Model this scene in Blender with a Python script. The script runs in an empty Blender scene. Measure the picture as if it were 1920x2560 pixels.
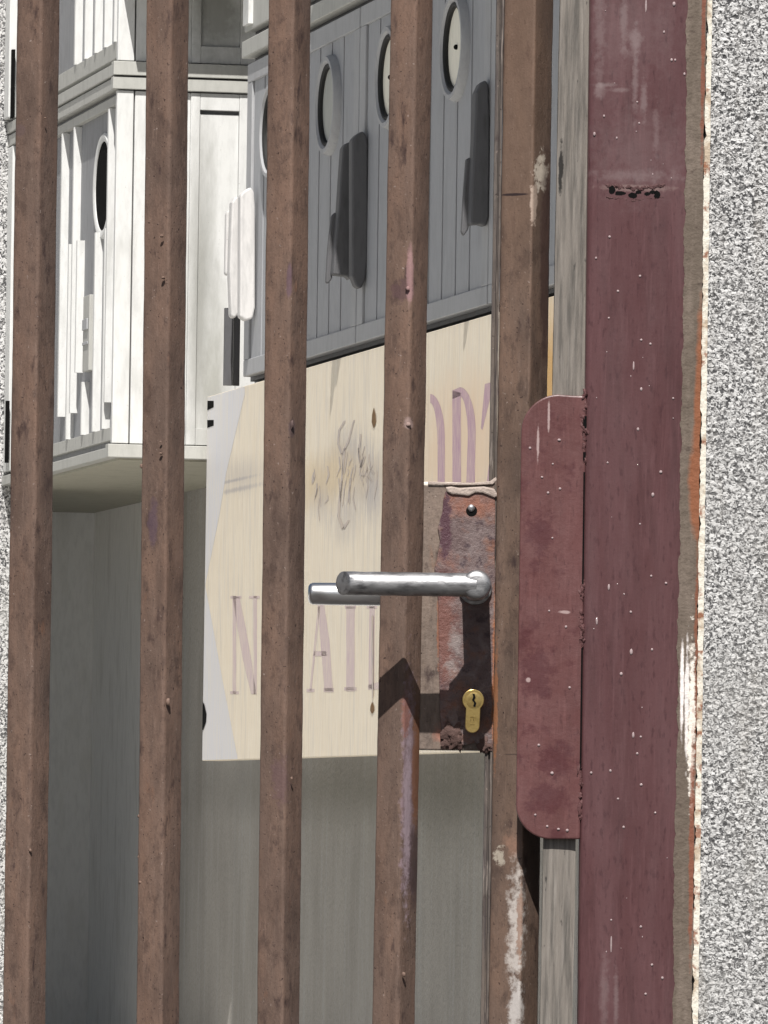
import bpy, bmesh, math, random
from mathutils import Vector, Matrix, noise
R = math.radians
C = bpy.context.scene.collection
sc = bpy.context.scene
random.seed(4)

# ------------------------------------------------------------ camera, sky, sun
F = 18600.0                      # focal length in photo pixels (1920 x 2560)
PITCH = math.atan(796 / F)
ROLL = 0.0141
CAM = Vector((0, -6, 0.86))
up0 = Vector((0, -math.sin(PITCH), math.cos(PITCH)))
ex = Vector((1, 0, 0))
cr = ex * math.cos(ROLL) + up0 * math.sin(ROLL)
cu = -ex * math.sin(ROLL) + up0 * math.cos(ROLL)
cf = Vector((0, math.cos(PITCH), math.sin(PITCH)))
cam = bpy.data.cameras.new('camera')
cam.sensor_width = 36
cam.sensor_fit = 'AUTO'
cam.lens = F / 2560 * 36
cam.clip_start = 0.1
cam.clip_end = 3000
co = bpy.data.objects.new('camera', cam)
C.objects.link(co)
M = Matrix((cr, cu, -cf)).transposed().to_4x4()
M.translation = CAM
co.matrix_world = M
sc.camera = co

ELEV, AZ = 54.0, 3.5             # sun height, and how far it stands to the left behind the camera
S = Vector((-math.sin(R(AZ)) * math.cos(R(ELEV)), -math.cos(R(AZ)) * math.cos(R(ELEV)), math.sin(R(ELEV))))
w = bpy.data.worlds.new('World')
sc.world = w
w.use_nodes = True
sk = w.node_tree.nodes.new('ShaderNodeTexSky')
sk.sky_type = 'NISHITA'
sk.sun_disc = False
sk.sun_elevation = R(ELEV)
sk.sun_rotation = R(180 + AZ)
sk.dust_density = 2.5
bg = w.node_tree.nodes['Background']
w.node_tree.links.new(sk.outputs[0], bg.inputs[0])
bg.inputs[1].default_value = 0.045
sl = bpy.data.lights.new('sun', 'SUN')
sl.energy = 5.0
sl.angle = R(0.5)
sl.color = (1.0, 0.965, 0.92)
so = bpy.data.objects.new('sun', sl)
so.rotation_euler = S.to_track_quat('Z', 'Y').to_euler()
so.location = (0, -8, 8)
C.objects.link(so)
sc.view_settings.view_transform = 'Standard'
sc.view_settings.look = 'None'
sc.view_settings.exposure = 0.45
sc.view_settings.gamma = 1

# ------------------------------------------------------------ where things stand
def ray(px, py):
    return cf * F + cr * (px - 960) + cu * (1280 - py)
def G(px, py, Y=0.0):            # world point seen at (px,py) on the upright plane y = Y
    d = ray(px, py)
    return CAM + d * ((Y - CAM.y) / d.y)
PX = 6.0 / F                     # one photo pixel in metres at the gate

PHI = R(12.0)                    # the building behind is turned 12 degrees
U = Vector((-math.sin(PHI), math.cos(PHI), 0))   # away from the camera
V = Vector((math.cos(PHI), math.sin(PHI), 0))    # to the right
_o = G(287, 1144, 18.0)
O = Vector((_o.x, _o.y, 0))
def bp(u, v, z):
    return O + U * u + V * v + Vector((0, 0, z))
def onA(px, py, v):              # point on the receding plane v -> (u, z)
    d = ray(px, py)
    t = (O + V * v - CAM).dot(V) / d.dot(V)
    p = CAM + d * t
    return (p - O).dot(U), p.z
def onB(px, py, u):              # point on the cross plane u -> (v, z)
    d = ray(px, py)
    t = (O + U * u - CAM).dot(U) / d.dot(U)
    p = CAM + d * t
    return (p - O).dot(V), p.z

# ------------------------------------------------------------ mesh helpers
class MB:
    def __init__(s): s.v = []; s.f = []
    def add(s, vs, fs):
        n = len(s.v); s.v += [Vector(p) for p in vs]; s.f += [tuple(i + n for i in f) for f in fs]
        return s
    def hexa(s, p):              # 8 points: bottom loop then top loop
        return s.add(p, [(0, 3, 2, 1), (4, 5, 6, 7), (0, 1, 5, 4), (1, 2, 6, 5), (2, 3, 7, 6), (3, 0, 4, 7)])
    def box(s, x0, x1, y0, y1, z0, z1):
        return s.hexa([(x0, y0, z0), (x1, y0, z0), (x1, y1, z0), (x0, y1, z0), (x0, y0, z1), (x1, y0, z1), (x1, y1, z1), (x0, y1, z1)])
    def bbox(s, u0, u1, v0, v1, z0, z1):
        return s.hexa([bp(u0, v0, z0), bp(u0, v1, z0), bp(u1, v1, z0), bp(u1, v0, z0), bp(u0, v0, z1), bp(u0, v1, z1), bp(u1, v1, z1), bp(u1, v0, z1)])
    def prism(s, loop, back):    # loop of points and the vector that gives the thickness
        n = len(loop); a = [Vector(p) for p in loop]; b = [p + Vector(back) for p in a]
        return s.add(a + b, [tuple(range(n)), tuple(range(2 * n - 1, n - 1, -1))] + [(i, i + n, (i + 1) % n + n, (i + 1) % n) for i in range(n)])
    def rings(s, rr, cap=True):
        n = len(rr[0]); vs = [p for r in rr for p in r]; fs = []
        for k in range(len(rr) - 1):
            for i in range(n):
                j = (i + 1) % n
                fs.append((k * n + i, k * n + j, (k + 1) * n + j, (k + 1) * n + i))
        if cap:
            fs.append(tuple(range(n - 1, -1, -1))); fs.append(tuple((len(rr) - 1) * n + i for i in range(n)))
        return s.add(vs, fs)
    def blob(s, c, r, sq=(1, 1, 1), seed=0, rough=0.0, n=10):
        rr = []
        for k in range(1, n // 2 + 2):
            th = math.pi * k / (n // 2 + 2)
            row = []
            for i in range(n):
                a = 2 * math.pi * i / n
                d = Vector((math.sin(th) * math.cos(a), math.sin(th) * math.sin(a), math.cos(th)))
                q = 1 + rough * noise.noise(d * 1.7 + Vector((seed * 3.1, seed, 0)))
                row.append(Vector(c) + Vector((d.x * sq[0], d.y * sq[1], d.z * sq[2])) * r * q)
            rr.append(row)
        return s.rings(rr)
    def build(s, name, m, parent=None, smooth=False, bevel=0.0, seg=2, angle=35):
        me = bpy.data.meshes.new(name)
        loc = PLOC.get(parent.name, Vector((0, 0, 0))) if parent else Vector((0, 0, 0))
        me.from_pydata([tuple(p - loc) for p in s.v], [], s.f)
        bm = bmesh.new(); bm.from_mesh(me)
        bmesh.ops.recalc_face_normals(bm, faces=bm.faces)
        bm.to_mesh(me); bm.free()
        me.materials.append(m)
        if smooth:
            me.set_sharp_from_angle(angle=R(angle)) if hasattr(me, 'set_sharp_from_angle') else None
            for p in me.polygons: p.use_smooth = True
        o = bpy.data.objects.new(name, me)
        C.objects.link(o)
        if parent: o.parent = parent
        PLOC[o.name] = loc
        if bevel > 0:
            b = o.modifiers.new('bevel', 'BEVEL'); b.width = bevel; b.segments = seg; b.limit_method = 'ANGLE'; b.angle_limit = R(30)
        return o
PLOC = {}
def tag(o, label=None, cat=None, group=None, kind=None):
    if label: o['label'] = label
    if cat: o['category'] = cat
    if group: o['group'] = group
    if kind: o['kind'] = kind
    return o
def thing(name, loc, label, cat, group=None):
    o = bpy.data.objects.new(name, None)
    o.location = loc
    C.objects.link(o)
    PLOC[o.name] = Vector(loc)
    return tag(o, label, cat, group)

# ------------------------------------------------------------ materials
def lin(c):
    return tuple((x / 255 / 12.92 if x / 255 <= 0.04045 else ((x / 255 + 0.055) / 1.055) ** 2.4) for x in c)
class Mat:
    def __init__(s, name, rough=0.7, spec=0.4, metal=0.0, coat=0.0):
        s.m = bpy.data.materials.new(name); s.m.use_nodes = True
        s.t = s.m.node_tree; s.N = s.t.nodes; s.L = s.t.links
        s.b = s.N['Principled BSDF']
        s.b.inputs['Roughness'].default_value = rough
        s.b.inputs['Specular IOR Level'].default_value = spec
        s.b.inputs['Metallic'].default_value = metal
        s.b.inputs['Coat Weight'].default_value = coat
        s.b.inputs['Coat Roughness'].default_value = 0.12
        s.pos = s.N.new('ShaderNodeNewGeometry').outputs['Position']
        s.col = None
        s.h = None
    def base(s, c):
        n = s.N.new('ShaderNodeRGB'); n.outputs[0].default_value = (*c, 1); s.col = n.outputs[0]; return s
    def noise(s, scale, stretch=(1, 1, 1), detail=5, rough=0.6, dist=0.0, off=(0, 0, 0)):
        mp = s.N.new('ShaderNodeMapping'); mp.inputs['Scale'].default_value = stretch; mp.inputs['Location'].default_value = off
        s.L.new(s.pos, mp.inputs[0])
        n = s.N.new('ShaderNodeTexNoise'); n.inputs['Scale'].default_value = scale; n.inputs['Detail'].default_value = detail
        n.inputs['Roughness'].default_value = rough; n.inputs['Distortion'].default_value = dist
        s.L.new(mp.outputs[0], n.inputs['Vector'])
        return n.outputs['Fac']
    def ramp(s, fac, a, b, lo=0.0, hi=1.0):
        r = s.N.new('ShaderNodeMapRange'); r.inputs['From Min'].default_value = a; r.inputs['From Max'].default_value = b
        r.inputs['To Min'].default_value = lo; r.inputs['To Max'].default_value = hi
        s.L.new(fac, r.inputs['Value']); return r.outputs[0]
    def math(s, op, a, b=None):
        n = s.N.new('ShaderNodeMath'); n.operation = op
        for i, q in enumerate((a, b)):
            if q is None: continue
            if isinstance(q, (int, float)): n.inputs[i].default_value = q
            else: s.L.new(q, n.inputs[i])
        return n.outputs[0]
    def over(s, c, fac):
        n = s.N.new('ShaderNodeMix'); n.data_type = 'RGBA'
        s.L.new(s.col, n.inputs[6]); n.inputs[7].default_value = (*c, 1)
        if isinstance(fac, (int, float)): n.inputs[0].default_value = fac
        else: s.L.new(fac, n.inputs[0])
        s.col = n.outputs[2]; return s
    def mott(s, c, scale, a=0.45, b=0.65, amt=1.0, **k):     # mottle with colour c where noise is high
        return s.over(c, s.ramp(s.noise(scale, **k), a, b, 0, amt))
    def patch(s, px, py, rx, ry, c, Y=0.0, amt=1.0, wob=0.9, ns=90, soft=0.25, stretch=(1, 1, 1), px2=None):
        """a patch of its own shape around the place seen at photo pixel (px,py)"""
        p = G(px, py, Y); sc_ = PX * (Y + 6) / 6
        sp = s.N.new('ShaderNodeSeparateXYZ'); s.L.new(s.pos, sp.inputs[0])
        dx = s.math('DIVIDE', s.math('SUBTRACT', sp.outputs[0], p.x), rx * sc_)
        dz = s.math('DIVIDE', s.math('SUBTRACT', sp.outputs[2], p.z), ry * sc_)
        d = s.math('SQRT', s.math('ADD', s.math('MULTIPLY', dx, dx), s.math('MULTIPLY', dz, dz)))
        nz = s.math('MULTIPLY', s.math('SUBTRACT', s.noise(ns * 6 / (Y + 6), stretch=stretch, detail=6, rough=0.7), 0.5), wob * 2.5)
        return s.over(c, s.ramp(s.math('ADD', d, nz), 1 + soft, 1 - soft, 0, amt))
    def bump(s, fac, dist, strength=1.0):
        n = s.N.new('ShaderNodeBump'); n.inputs['Distance'].default_value = dist; n.inputs['Strength'].default_value = strength
        s.L.new(fac, n.inputs['Height'])
        if s.h: s.L.new(s.h, n.inputs['Normal'])
        s.h = n.outputs[0]; return s
    def rgh(s, fac, lo, hi, a=0.35, b=0.65):
        s.L.new(s.ramp(fac, a, b, lo, hi), s.b.inputs['Roughness']); return s
    def done(s):
        s.L.new(s.col, s.b.inputs['Base Color'])
        if s.h: s.L.new(s.h, s.b.inputs['Normal'])
        return s.m

# brown weathered paint of the gate leaf
def leaf_paint(name, base=(0.131, 0.090, 0.072)):
    m = Mat(name, 0.55, 0.2).base(base)
    m.mott((base[0] * 1.35, base[1] * 1.24, base[2] * 1.15), 14, 0.40, 0.62, 0.8, stretch=(2, 2, 0.5))
    m.mott((base[0] * .58, base[1] * .56, base[2] * .56), 24, 0.46, 0.66, 0.55, stretch=(2, 2, 0.7), off=(3, 1, 2), detail=8)
    m.mott((base[0] * .5, base[1] * .48, base[2] * .5), 70, 0.52, 0.66, 0.7, stretch=(1.3, 1.3, 0.7), off=(9, 1, 4), detail=8, rough=.7)
    m.mott((base[0] * 1.5, base[1] * 1.5, base[2] * 1.5), 95, 0.56, 0.68, 0.55, stretch=(3, 3, 0.4), off=(2, 1, 9), detail=8, rough=.7)
    geo = m.N['Geometry']; ridge_wear_light = m.ramp(geo.outputs['Pointiness'], .53, .60, 0, 1)
    m.over((base[0] * 1.9, base[1] * 1.85, base[2] * 1.8), m.math('MULTIPLY', ridge_wear_light, m.ramp(m.noise(40, stretch=(1, 1, .4)), .35, .6, 0.1, .65)))  # ridge highlight painted as a paler edge, broken up like wear
    m.mott((base[0]*.6, base[1]*.6, base[2]*.6), 240, 0.5, 0.75, 0.5, stretch=(2.2, 2.2, 0.6))
    m.mott((0.035, 0.022, 0.022), 52, 0.60, 0.70, 0.8, stretch=(1.4, 1.4, 0.55), off=(7, 2, 5), detail=6)
    m.mott((0.22, 0.11, 0.065), 33, 0.66, 0.76, 0.45, stretch=(1.6, 1.6, 0.6), off=(1, 8, 3))
    m.mott((0.02, 0.012, 0.012), 420, 0.66, 0.72, 0.9, detail=2)
    m.mott((0.30, 0.24, 0.21), 300, 0.68, 0.74, 0.7, detail=3, off=(5, 5, 5))
    return m
mb = leaf_paint('brown_weathered_paint')
# worn places: last full bar under the keyhole shadow, small scabs
mb.patch(1021, 1960, 17, 250, (0.20, 0.145, 0.16), wob=1.2, ns=140, amt=.9)
mb.patch(1042, 1930, 13, 140, (0.17, 0.075, 0.04), wob=0.8, ns=60, amt=.85)
mb.patch(1036, 2160, 16, 95, (0.055, 0.035, 0.035), wob=0.6, amt=.8)
mb.patch(1018, 2030, 8, 190, (0.30, 0.235, 0.26), wob=1.5, ns=170, amt=.85, soft=.4)
mb.patch(1014, 1790, 12, 50, (0.20, 0.09, 0.07), wob=1.2, ns=150, amt=.8)
mb.patch(1005, 725, 28, 26, (0.10, 0.06, 0.06), wob=1.0, ns=150, amt=.8)
mb.patch(1025, 690, 9, 70, (0.33, 0.20, 0.20), wob=0.6, amt=.7)
mb.patch(1020, 1060, 12, 14, (0.33, 0.24, 0.22), wob=.8, amt=.7)
mb.patch(730, 1070, 8, 22, (0.08, 0.055, 0.055), wob=.6, amt=.8)
mb.patch(723, 700, 7, 40, (0.11, 0.07, 0.09), wob=.6, amt=.7)
mb.patch(700, 1950, 22, 60, (0.12, 0.075, 0.075), wob=1.2, ns=120, amt=.7)
mb.patch(382, 1305, 12, 60, (0.09, 0.06, 0.075), wob=.8, amt=.75)
mb.patch(48, 325, 13, 16, (0.11, 0.075, 0.07), wob=.6, amt=.7)
mb.rgh(mb.noise(60, stretch=(2, 2, .6)), 0.45, 0.8)
mb.bump(mb.noise(45, stretch=(1.5, 1.5, .5), detail=8, rough=.7), 0.0016, 0.8).bump(mb.noise(500, detail=3), 0.0003, 0.6)
M_BAR = mb.done()

ms = leaf_paint('brown_stile_paint', (0.118, 0.083, 0.066))
ms.patch(1300, 250, 60, 420, (0.150, 0.096, 0.068), wob=.4, amt=.5, ns=20)
ms.patch(1352, 430, 14, 40, (0.50, 0.44, 0.37), wob=1.7, ns=130)
ms.patch(1335, 500, 8, 50, (0.36, 0.28, 0.23), wob=1.8, ns=150)
ms.patch(1289, 2330, 17, 120, (0.42, 0.38, 0.35), wob=1.8, ns=120, soft=.5)
ms.patch(1300, 2310, 7, 90, (0.24, 0.15, 0.11), wob=1.8, ns=140, amt=.8)
ms.patch(1290, 2520, 15, 70, (0.42, 0.39, 0.37), wob=1.8, ns=120, soft=.5)
ms.patch(1285, 2110, 20, 22, (0.24, 0.14, 0.10), wob=1.5, ns=120, amt=.7, soft=.5)
ms.patch(1252, 2140, 12, 18, (0.32, 0.28, 0.23), wob=1.7, ns=180)
ms.patch(1240, 1750, 5, 130, (0.26, 0.11, 0.05), wob=1.2, ns=90, amt=.7)
ms.patch(1290, 484, 34, 3, (.03, .02, .02), wob=.5, ns=60)
ms.patch(1285, 1886, 30, 2, (.05, .035, .03), wob=.5, ns=60, amt=.7)
ms.patch(1365, 640, 14, 260, (.05, .026, .024), wob=.6, ns=60, amt=.7)  # shade of the turned right face, painted darker
ms.bump(ms.noise(50, stretch=(1.5, 1.5, .5), detail=6), 0.001, 0.8).bump(ms.noise(500, detail=3), 0.0003, 0.6)
M_STILE = ms.done()

m = leaf_paint('grey_brown_fin_paint', (0.085, 0.074, 0.067))
m.mott((0.06, 0.05, 0.05), 60, 0.5, 0.62, .8, stretch=(5, 5, .3))
m.mott((0.34, 0.29, 0.26), 70, 0.6, 0.7, .6, stretch=(4, 4, .3), off=(4, 4, 0))
m.patch(1244, 1650, 8, 190, (0.28, 0.11, 0.05), wob=1, amt=.7)
M_FIN = m.bump(m.noise(70, stretch=(4, 4, .3)), 0.001).done()

# case and plate of the lock
m = leaf_paint('brown_lock_case_paint', (0.135, 0.108, 0.092))
m.patch(1098, 1560, 5, 100, (0.24, 0.095, 0.055), wob=1.3, amt=.7)
m.patch(1120, 1835, 30, 30, (0.33, 0.15, 0.11), wob=.8, amt=.7)
m.patch(1085, 1205, 60, 6, (0.75, 0.68, 0.6), wob=.5, ns=120)
M_CASE = m.bump(m.noise(120, detail=6), 0.001).done()
m = Mat('rusted_lock_plate', 0.55, 0.4).base((0.115, 0.078, 0.075))
m.mott((0.19, 0.15, 0.145), 60, .45, .65, .8, dist=.6)
m.mott((0.05, 0.03, 0.035), 110, .55, .66, .9)
m.mott((0.20, 0.085, 0.05), 75, .52, .70, .7, off=(3, 2, 8))
m.patch(1180, 1258, 60, 26, (0.24, 0.10, 0.065), wob=1.2, ns=90, soft=.6, amt=.85)
m.patch(1110, 1580, 26, 160, (0.155, 0.062, 0.048), wob=1.4, ns=90, amt=.8, soft=.6)
m.patch(1137, 1600, 12, 26, (0.24, 0.20, 0.19), wob=2.0, ns=190, soft=.6, amt=.8)
m.patch(1130, 1665, 14, 16, (0.24, 0.20, 0.19), wob=2.0, ns=190, soft=.6, amt=.8)
m.patch(1238, 1700, 6, 190, (0.32, 0.12, 0.05), wob=1.0, soft=.5)
m.patch(1115, 1310, 14, 90, (0.07, 0.03, 0.04), wob=1.2, ns=160)
M_PLATE = m.bump(m.noise(160, detail=7, rough=.7), 0.0016).done()

# maroon gloss paint of the fixed post
def maroon(name, base):
    m = Mat(name, 0.34, 0.4, coat=0.15).base(base)
    m.mott((base[0] * 1.35, base[1] * 1.5, base[2] * 1.5), 16, .42, .7, .75, stretch=(3, 3, .35))
    m.mott((base[0] * .7, base[1] * .7, base[2] * .7), 22, .5, .7, .6, stretch=(3, 3, .5), off=(2, 5, 3))
    m.mott((base[0] * 1.35, base[1] * 1.6, base[2] * 1.6), 7, .46, .66, .4, stretch=(2, 2, .6), off=(8, 1, 3), detail=8, rough=.7)
    m.mott((base[0] * .6, base[1] * .55, base[2] * .6), 150, .56, .66, .6, stretch=(2, 2, .6), off=(3, 6, 3), detail=6)
    m.mott((base[0] * 1.5, base[1] * 1.7, base[2] * 1.7), 120, .52, .7, .5, stretch=(3.5, 3.5, .25), off=(6, 5, 3))
    return m
mm = maroon('maroon_gloss_paint', (0.076, 0.032, 0.034))
YF = -0.027
for (a, b, c, d, e) in [(1560, 60, 7, 70, .8), (1590, 100, 16, 26, .9), (1588, 190, 6, 80, .8), (1610, 250, 6, 40, .8), (1500, 60, 10, 120, .5),
                        (1510, 212, 26, 5, 1.0), (1545, 225, 22, 5, .8), (1640, 340, 6, 60, .5), (1590, 440, 85, 12, .6), (1500, 230, 12, 14, .7),
                        (1510, 2480, 9, 70, .6), (1540, 2500, 5, 60, .7), (1575, 70, 100, 90, .25), (1600, 380, 100, 90, .3)]:
    mm.patch(a, b, c, d, (0.22, 0.17, 0.17), Y=YF, amt=e * .5, wob=1.6, ns=110, soft=.6)
mm.patch(1590, 470, 85, 8, (0.2, 0.14, 0.13), Y=YF, amt=.6, ns=170)
mm.rgh(mm.noise(30, stretch=(2, 2, .4)), 0.28, 0.48)
mm.bump(mm.noise(35, stretch=(2, 2, .25)), 0.0008, .7).bump(mm.noise(260, detail=3), 0.0002, .6)
M_POST = mm.done()
mk = maroon('redder_maroon_plate_paint', (0.096, 0.037, 0.036))
mk.mott((0.062, 0.017, 0.02), 55, .56, .68, .7, detail=7)
for (a, b, c, d) in [(1350, 1330, 34, 50), (1345, 1680, 40, 60), (1390, 1900, 45, 40), (1370, 2000, 50, 40)]:
    mk.patch(a, b, c, d, (0.06, 0.016, 0.02), Y=YF, amt=.6, wob=1.3, ns=130)
for (a, b, c, d) in [(1372, 1040, 3, 36), (1345, 1110, 3, 40), (1410, 1530, 14, 4), (1320, 1700, 6, 6)]:
    mk.patch(a, b, c, d, (0.42, 0.32, 0.31), Y=YF, amt=.7, wob=.8, ns=150)
mk.rgh(mk.noise(40), 0.33, 0.55)
mk.bump(mk.noise(90, detail=6), 0.0007, .8).bump(mk.noise(400, detail=3), 0.0002, .6)
M_LATCH = mk.done()

m = Mat('bare_primer_strip', 0.75, 0.3).base((0.115, 0.09, 0.07))
m.mott((0.17, 0.135, 0.11), 40, .45, .65, .7, stretch=(3, 3, .35))
m.mott((0.07, 0.05, 0.04), 150, .58, .7, .8)
m.patch(1748, 1060, 13, 290, (0.21, 0.08, 0.038), Y=-.02, wob=.4, ns=60)
m.patch(1742, 1210, 20, 130, (0.21, 0.08, 0.038), Y=-.02, wob=.45, ns=60)
m.patch(1757, 120, 5, 250, (0.18, 0.06, 0.035), Y=-.02, wob=1, ns=90, amt=.8)
m.patch(1742, 1640, 7, 260, (0.18, 0.06, 0.03), Y=-.02, wob=1.1, ns=90, amt=.8)
m.patch(1704, 1720, 5, 110, (0.75, 0.70, 0.68), Y=-.02, wob=.8, ns=120, stretch=(1, 1, .4))
m.patch(1716, 1760, 5, 130, (0.68, 0.64, 0.62), Y=-.02, wob=1.1, ns=160, stretch=(1, 1, .4))
m.patch(1728, 1800, 8, 180, (0.72, 0.67, 0.60), Y=-.02, wob=1.5, ns=190)
m.patch(1728, 2120, 6, 260, (0.2, 0.065, 0.035), Y=-.02, wob=.9, ns=90, amt=.8)
M_EDGE = m.bump(m.noise(120, detail=7), 0.0016).done()

m = Mat('grey_weathered_strip', 0.72, 0.35).base((0.185, 0.165, 0.145))
m.mott((0.085, 0.078, 0.07), 40, .42, .64, .9, stretch=(6, 6, .35))
m.mott((0.27, 0.245, 0.22), 60, .5, .7, .6, stretch=(6, 6, .3), off=(5, 2, 1))
m.mott((0.03, 0.028, 0.026), 110, .66, .71, .9, stretch=(2.2, 2.2, .5), off=(1, 6, 1))
m.patch(1402, 420, 5, 60, (0.02, 0.018, 0.016), Y=-.018, wob=1.2, ns=110)
M_STRIP = m.bump(m.noise(90, stretch=(6, 6, .4)), 0.0012).done()

m = Mat('mortar_edge', 0.9, 0.2).base((0.66, 0.63, 0.55))
m.mott((0.34, 0.24, 0.15), 60, .50, .62, .7)
m.mott((0.22, 0.075, 0.035), 90, .56, .64, .85, off=(4, 4, 1))
M_MORTAR = m.bump(m.noise(200, detail=6), 0.0015).done()

def rough_wall(name, k=1.0, hi=(.55, .55, .545), lo=(.04, .04, .043)):
    m = Mat(name, 0.95, 0.1).base(hi)
    n = m.noise(420 * k, detail=1.6, rough=.5, dist=.8)
    m.over(lo, m.ramp(n, .53, .45, 0, .95))
    m.mott((.34, .335, .33), 330 * k, .50, .58, .6, detail=2, off=(1, 1, 7))
    m.mott((.36, .355, .34), 9 * k, .45, .7, .35); m.mott((.30, .28, .25), 22 * k, .55, .75, .35, stretch=(1.5, 1.5, .3))
    m.bump(n, 0.0022 / k, .8)
    return m.done()
M_ROUGH = rough_wall('roughcast_render')

m = Mat('worn_steel', 0.4, 0.5, metal=.85).base((0.34, 0.34, 0.345))
m.mott((0.12, 0.12, 0.125), 170, .48, .66, .85, stretch=(.4, 1, 1))
m.mott((0.52, 0.52, 0.52), 140, .55, .68, .6, stretch=(.5, 1, 1), off=(3, 3, 5))
m.rgh(m.noise(140, stretch=(.4, 1, 1)), 0.34, 0.6)
m.bump(m.noise(300, stretch=(.5, 1, 1)), 0.0003, .7)
M_STEEL = m.done()
m = Mat('brass', 0.3, 0.5, metal=1.0).base((0.72, 0.52, 0.20))
m.mott((0.42, 0.29, 0.10), 200, .5, .7, .6)
M_BRASS = m.bump(m.noise(500), 0.0001).done()
def plain(name, c, rough=.7, spec=.3, n2=None, sc1=8, metal=0):
    m = Mat(name, rough, spec, metal).base(c)
    c2 = n2 or tuple(x * .72 for x in c)
    m.mott(c2, sc1, .45, .7, .8, stretch=(1, 1, .4))
    m.mott(tuple(x * .8 for x in c), sc1 * 9, .5, .7, .6)
    m.bump(m.noise(sc1 * 6), 0.003, .5)
    return m
M_BLACK = plain('black_void', (.006, .006, .006), .9, .05).done()
M_SCREW = plain('screw_steel', (.4, .4, .41), .35, .5, metal=.8).done()
M_PUTTY = plain('dried_putty', (.40, .335, .295), .9, .1, n2=(.24, .19, .165), sc1=60).done()
M_DROP = plain('water_bead', (.36, .28, .28), .06, .9).done()

def painted(name, c, dirt=(.25, .25, .23), amt=.5, sc1=1.2):
    m = Mat(name, .6, .35).base(c)
    m.mott(dirt, 9 * sc1, .52, .76, amt, stretch=(1.5, 1.5, .35))
    m.mott(tuple(x * .85 for x in c), 45, .45, .7, .7, stretch=(1.6, 1.6, .4))
    m.mott(dirt, 130, .66, .74, .6)
    m.bump(m.noise(20, stretch=(2, 2, .4)), .002, .5)
    return m
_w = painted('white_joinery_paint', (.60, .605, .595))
_w.patch(500, 760, 30, 360, (.22, .22, .20), Y=18, amt=.75, wob=.5, ns=60, soft=.7, stretch=(1, 1, .3))  # soft shade down the left of the front panel, painted grey
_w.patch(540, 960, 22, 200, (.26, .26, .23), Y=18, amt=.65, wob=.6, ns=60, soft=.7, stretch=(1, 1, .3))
_w.patch(540, 20, 70, 110, (.22, .22, .20), Y=18, amt=.8, wob=.7, ns=60, soft=.6)  # shade on the upper panel, painted grey
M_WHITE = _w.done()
M_CREAM = painted('cream_frame_paint', (.40, .40, .375), amt=.5).done()
M_GREY = painted('blue_grey_door_paint', (.325, .332, .348), dirt=(.16, .17, .17), amt=.45).done()
M_GREYB = painted('grey_bay_panel_paint', (.235, .24, .252), dirt=(.12, .12, .12), amt=.6, sc1=2).done()
M_DOORF = painted('grey_door_frame_paint', (.35, .355, .365), dirt=(.18, .18, .18), amt=.4).done()
M_FINW = painted('weathered_shaded_wood', (.09, .09, .095), dirt=(.05, .05, .05), amt=.8, sc1=3).done()  # shade painted into the wood colour; also backs the door gaps
M_DISC = painted('cream_porthole_board', (.80, .77, .66), dirt=(.3, .29, .24), amt=.3).done()
M_DISCG = painted('grey_porthole_board', (.40, .41, .38), dirt=(.15, .15, .14), amt=.5).done()
M_BLACKRING = plain('black_shadow_rubber', (.018, .018, .018), .7).done()
m = painted('pale_end_concrete', (.80, .80, .79), dirt=(.58, .57, .53), amt=.5)
M_CONC2 = m.done()
M_SOFF = painted('olive_soffit', (.36, .345, .28), dirt=(.2, .19, .14), amt=.7).done()
M_CONC3 = painted('brightened_recess_concrete', (.80, .78, .73), dirt=(.52, .49, .43), amt=.7).done()  # recess stretch of the same wall, painted paler to brighten it
m = Mat('concrete_wall', .9, .2).base((.335, .318, .292))
m.mott((.26, .245, .222), 5, .4, .7, .9, stretch=(1, 1, .3))
m.mott((.36, .36, .35), 9, .5, .75, .7, stretch=(3, 3, .12), off=(3, 3, 0))
m.mott((.07, .07, .062), 50, .66, .73, .7, stretch=(2, 2, .6))
m.mott((.19, .185, .155), 120, .5, .7, .5, stretch=(1.5, 1.5, .6))
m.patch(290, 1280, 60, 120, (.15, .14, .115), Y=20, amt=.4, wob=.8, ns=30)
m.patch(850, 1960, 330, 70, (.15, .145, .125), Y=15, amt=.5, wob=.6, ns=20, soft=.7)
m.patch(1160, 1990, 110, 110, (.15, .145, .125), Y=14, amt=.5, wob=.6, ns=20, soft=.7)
M_CONC = m.bump(m.noise(60, detail=7), .004).done()

ms_ = Mat('plywood_sign_face', .5, .4).base((.77, .68, .53))
ms_.mott((.80, .74, .63), 30, .4, .65, .9, stretch=(6, 6, .15))
ms_.mott((.62, .52, .38), 55, .46, .66, .7, stretch=(7, 7, .12), off=(4, 1, 0))
ms_.mott((.45, .38, .30), 170, .56, .70, .6, stretch=(4, 4, .12))
ms_.mott((.50, .47, .44), 9, .52, .72, .5, stretch=(3, 3, .4), off=(3, 3, 3))
for (x, y, rx, ry, a) in ((870, 1110, 40, 50, .45), (900, 1190, 50, 70, .5), (800, 1200, 26, 60, .5), (935, 1230, 22, 70, .5), (860, 1290, 30, 50, .35), (570, 1110, 50, 40, .35), (560, 1145, 60, 6, .6), (550, 1118, 50, 4, .7)):  # script smears, then the cornice reflection painted in
    ms_.patch(x, y, rx, ry, (.34, .32, .33), Y=15.5, amt=a, wob=1.6, ns=60, soft=.6, stretch=(6, 6, .5))
ms_.patch(1160, 1080, 110, 170, (.70, .50, .33), Y=13.4, amt=.6, wob=.5, ns=20, soft=.5)
ms_.patch(1390, 900, 60, 200, (.60, .34, .09), Y=12, amt=.9, wob=.3, ns=20, soft=.5)
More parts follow.
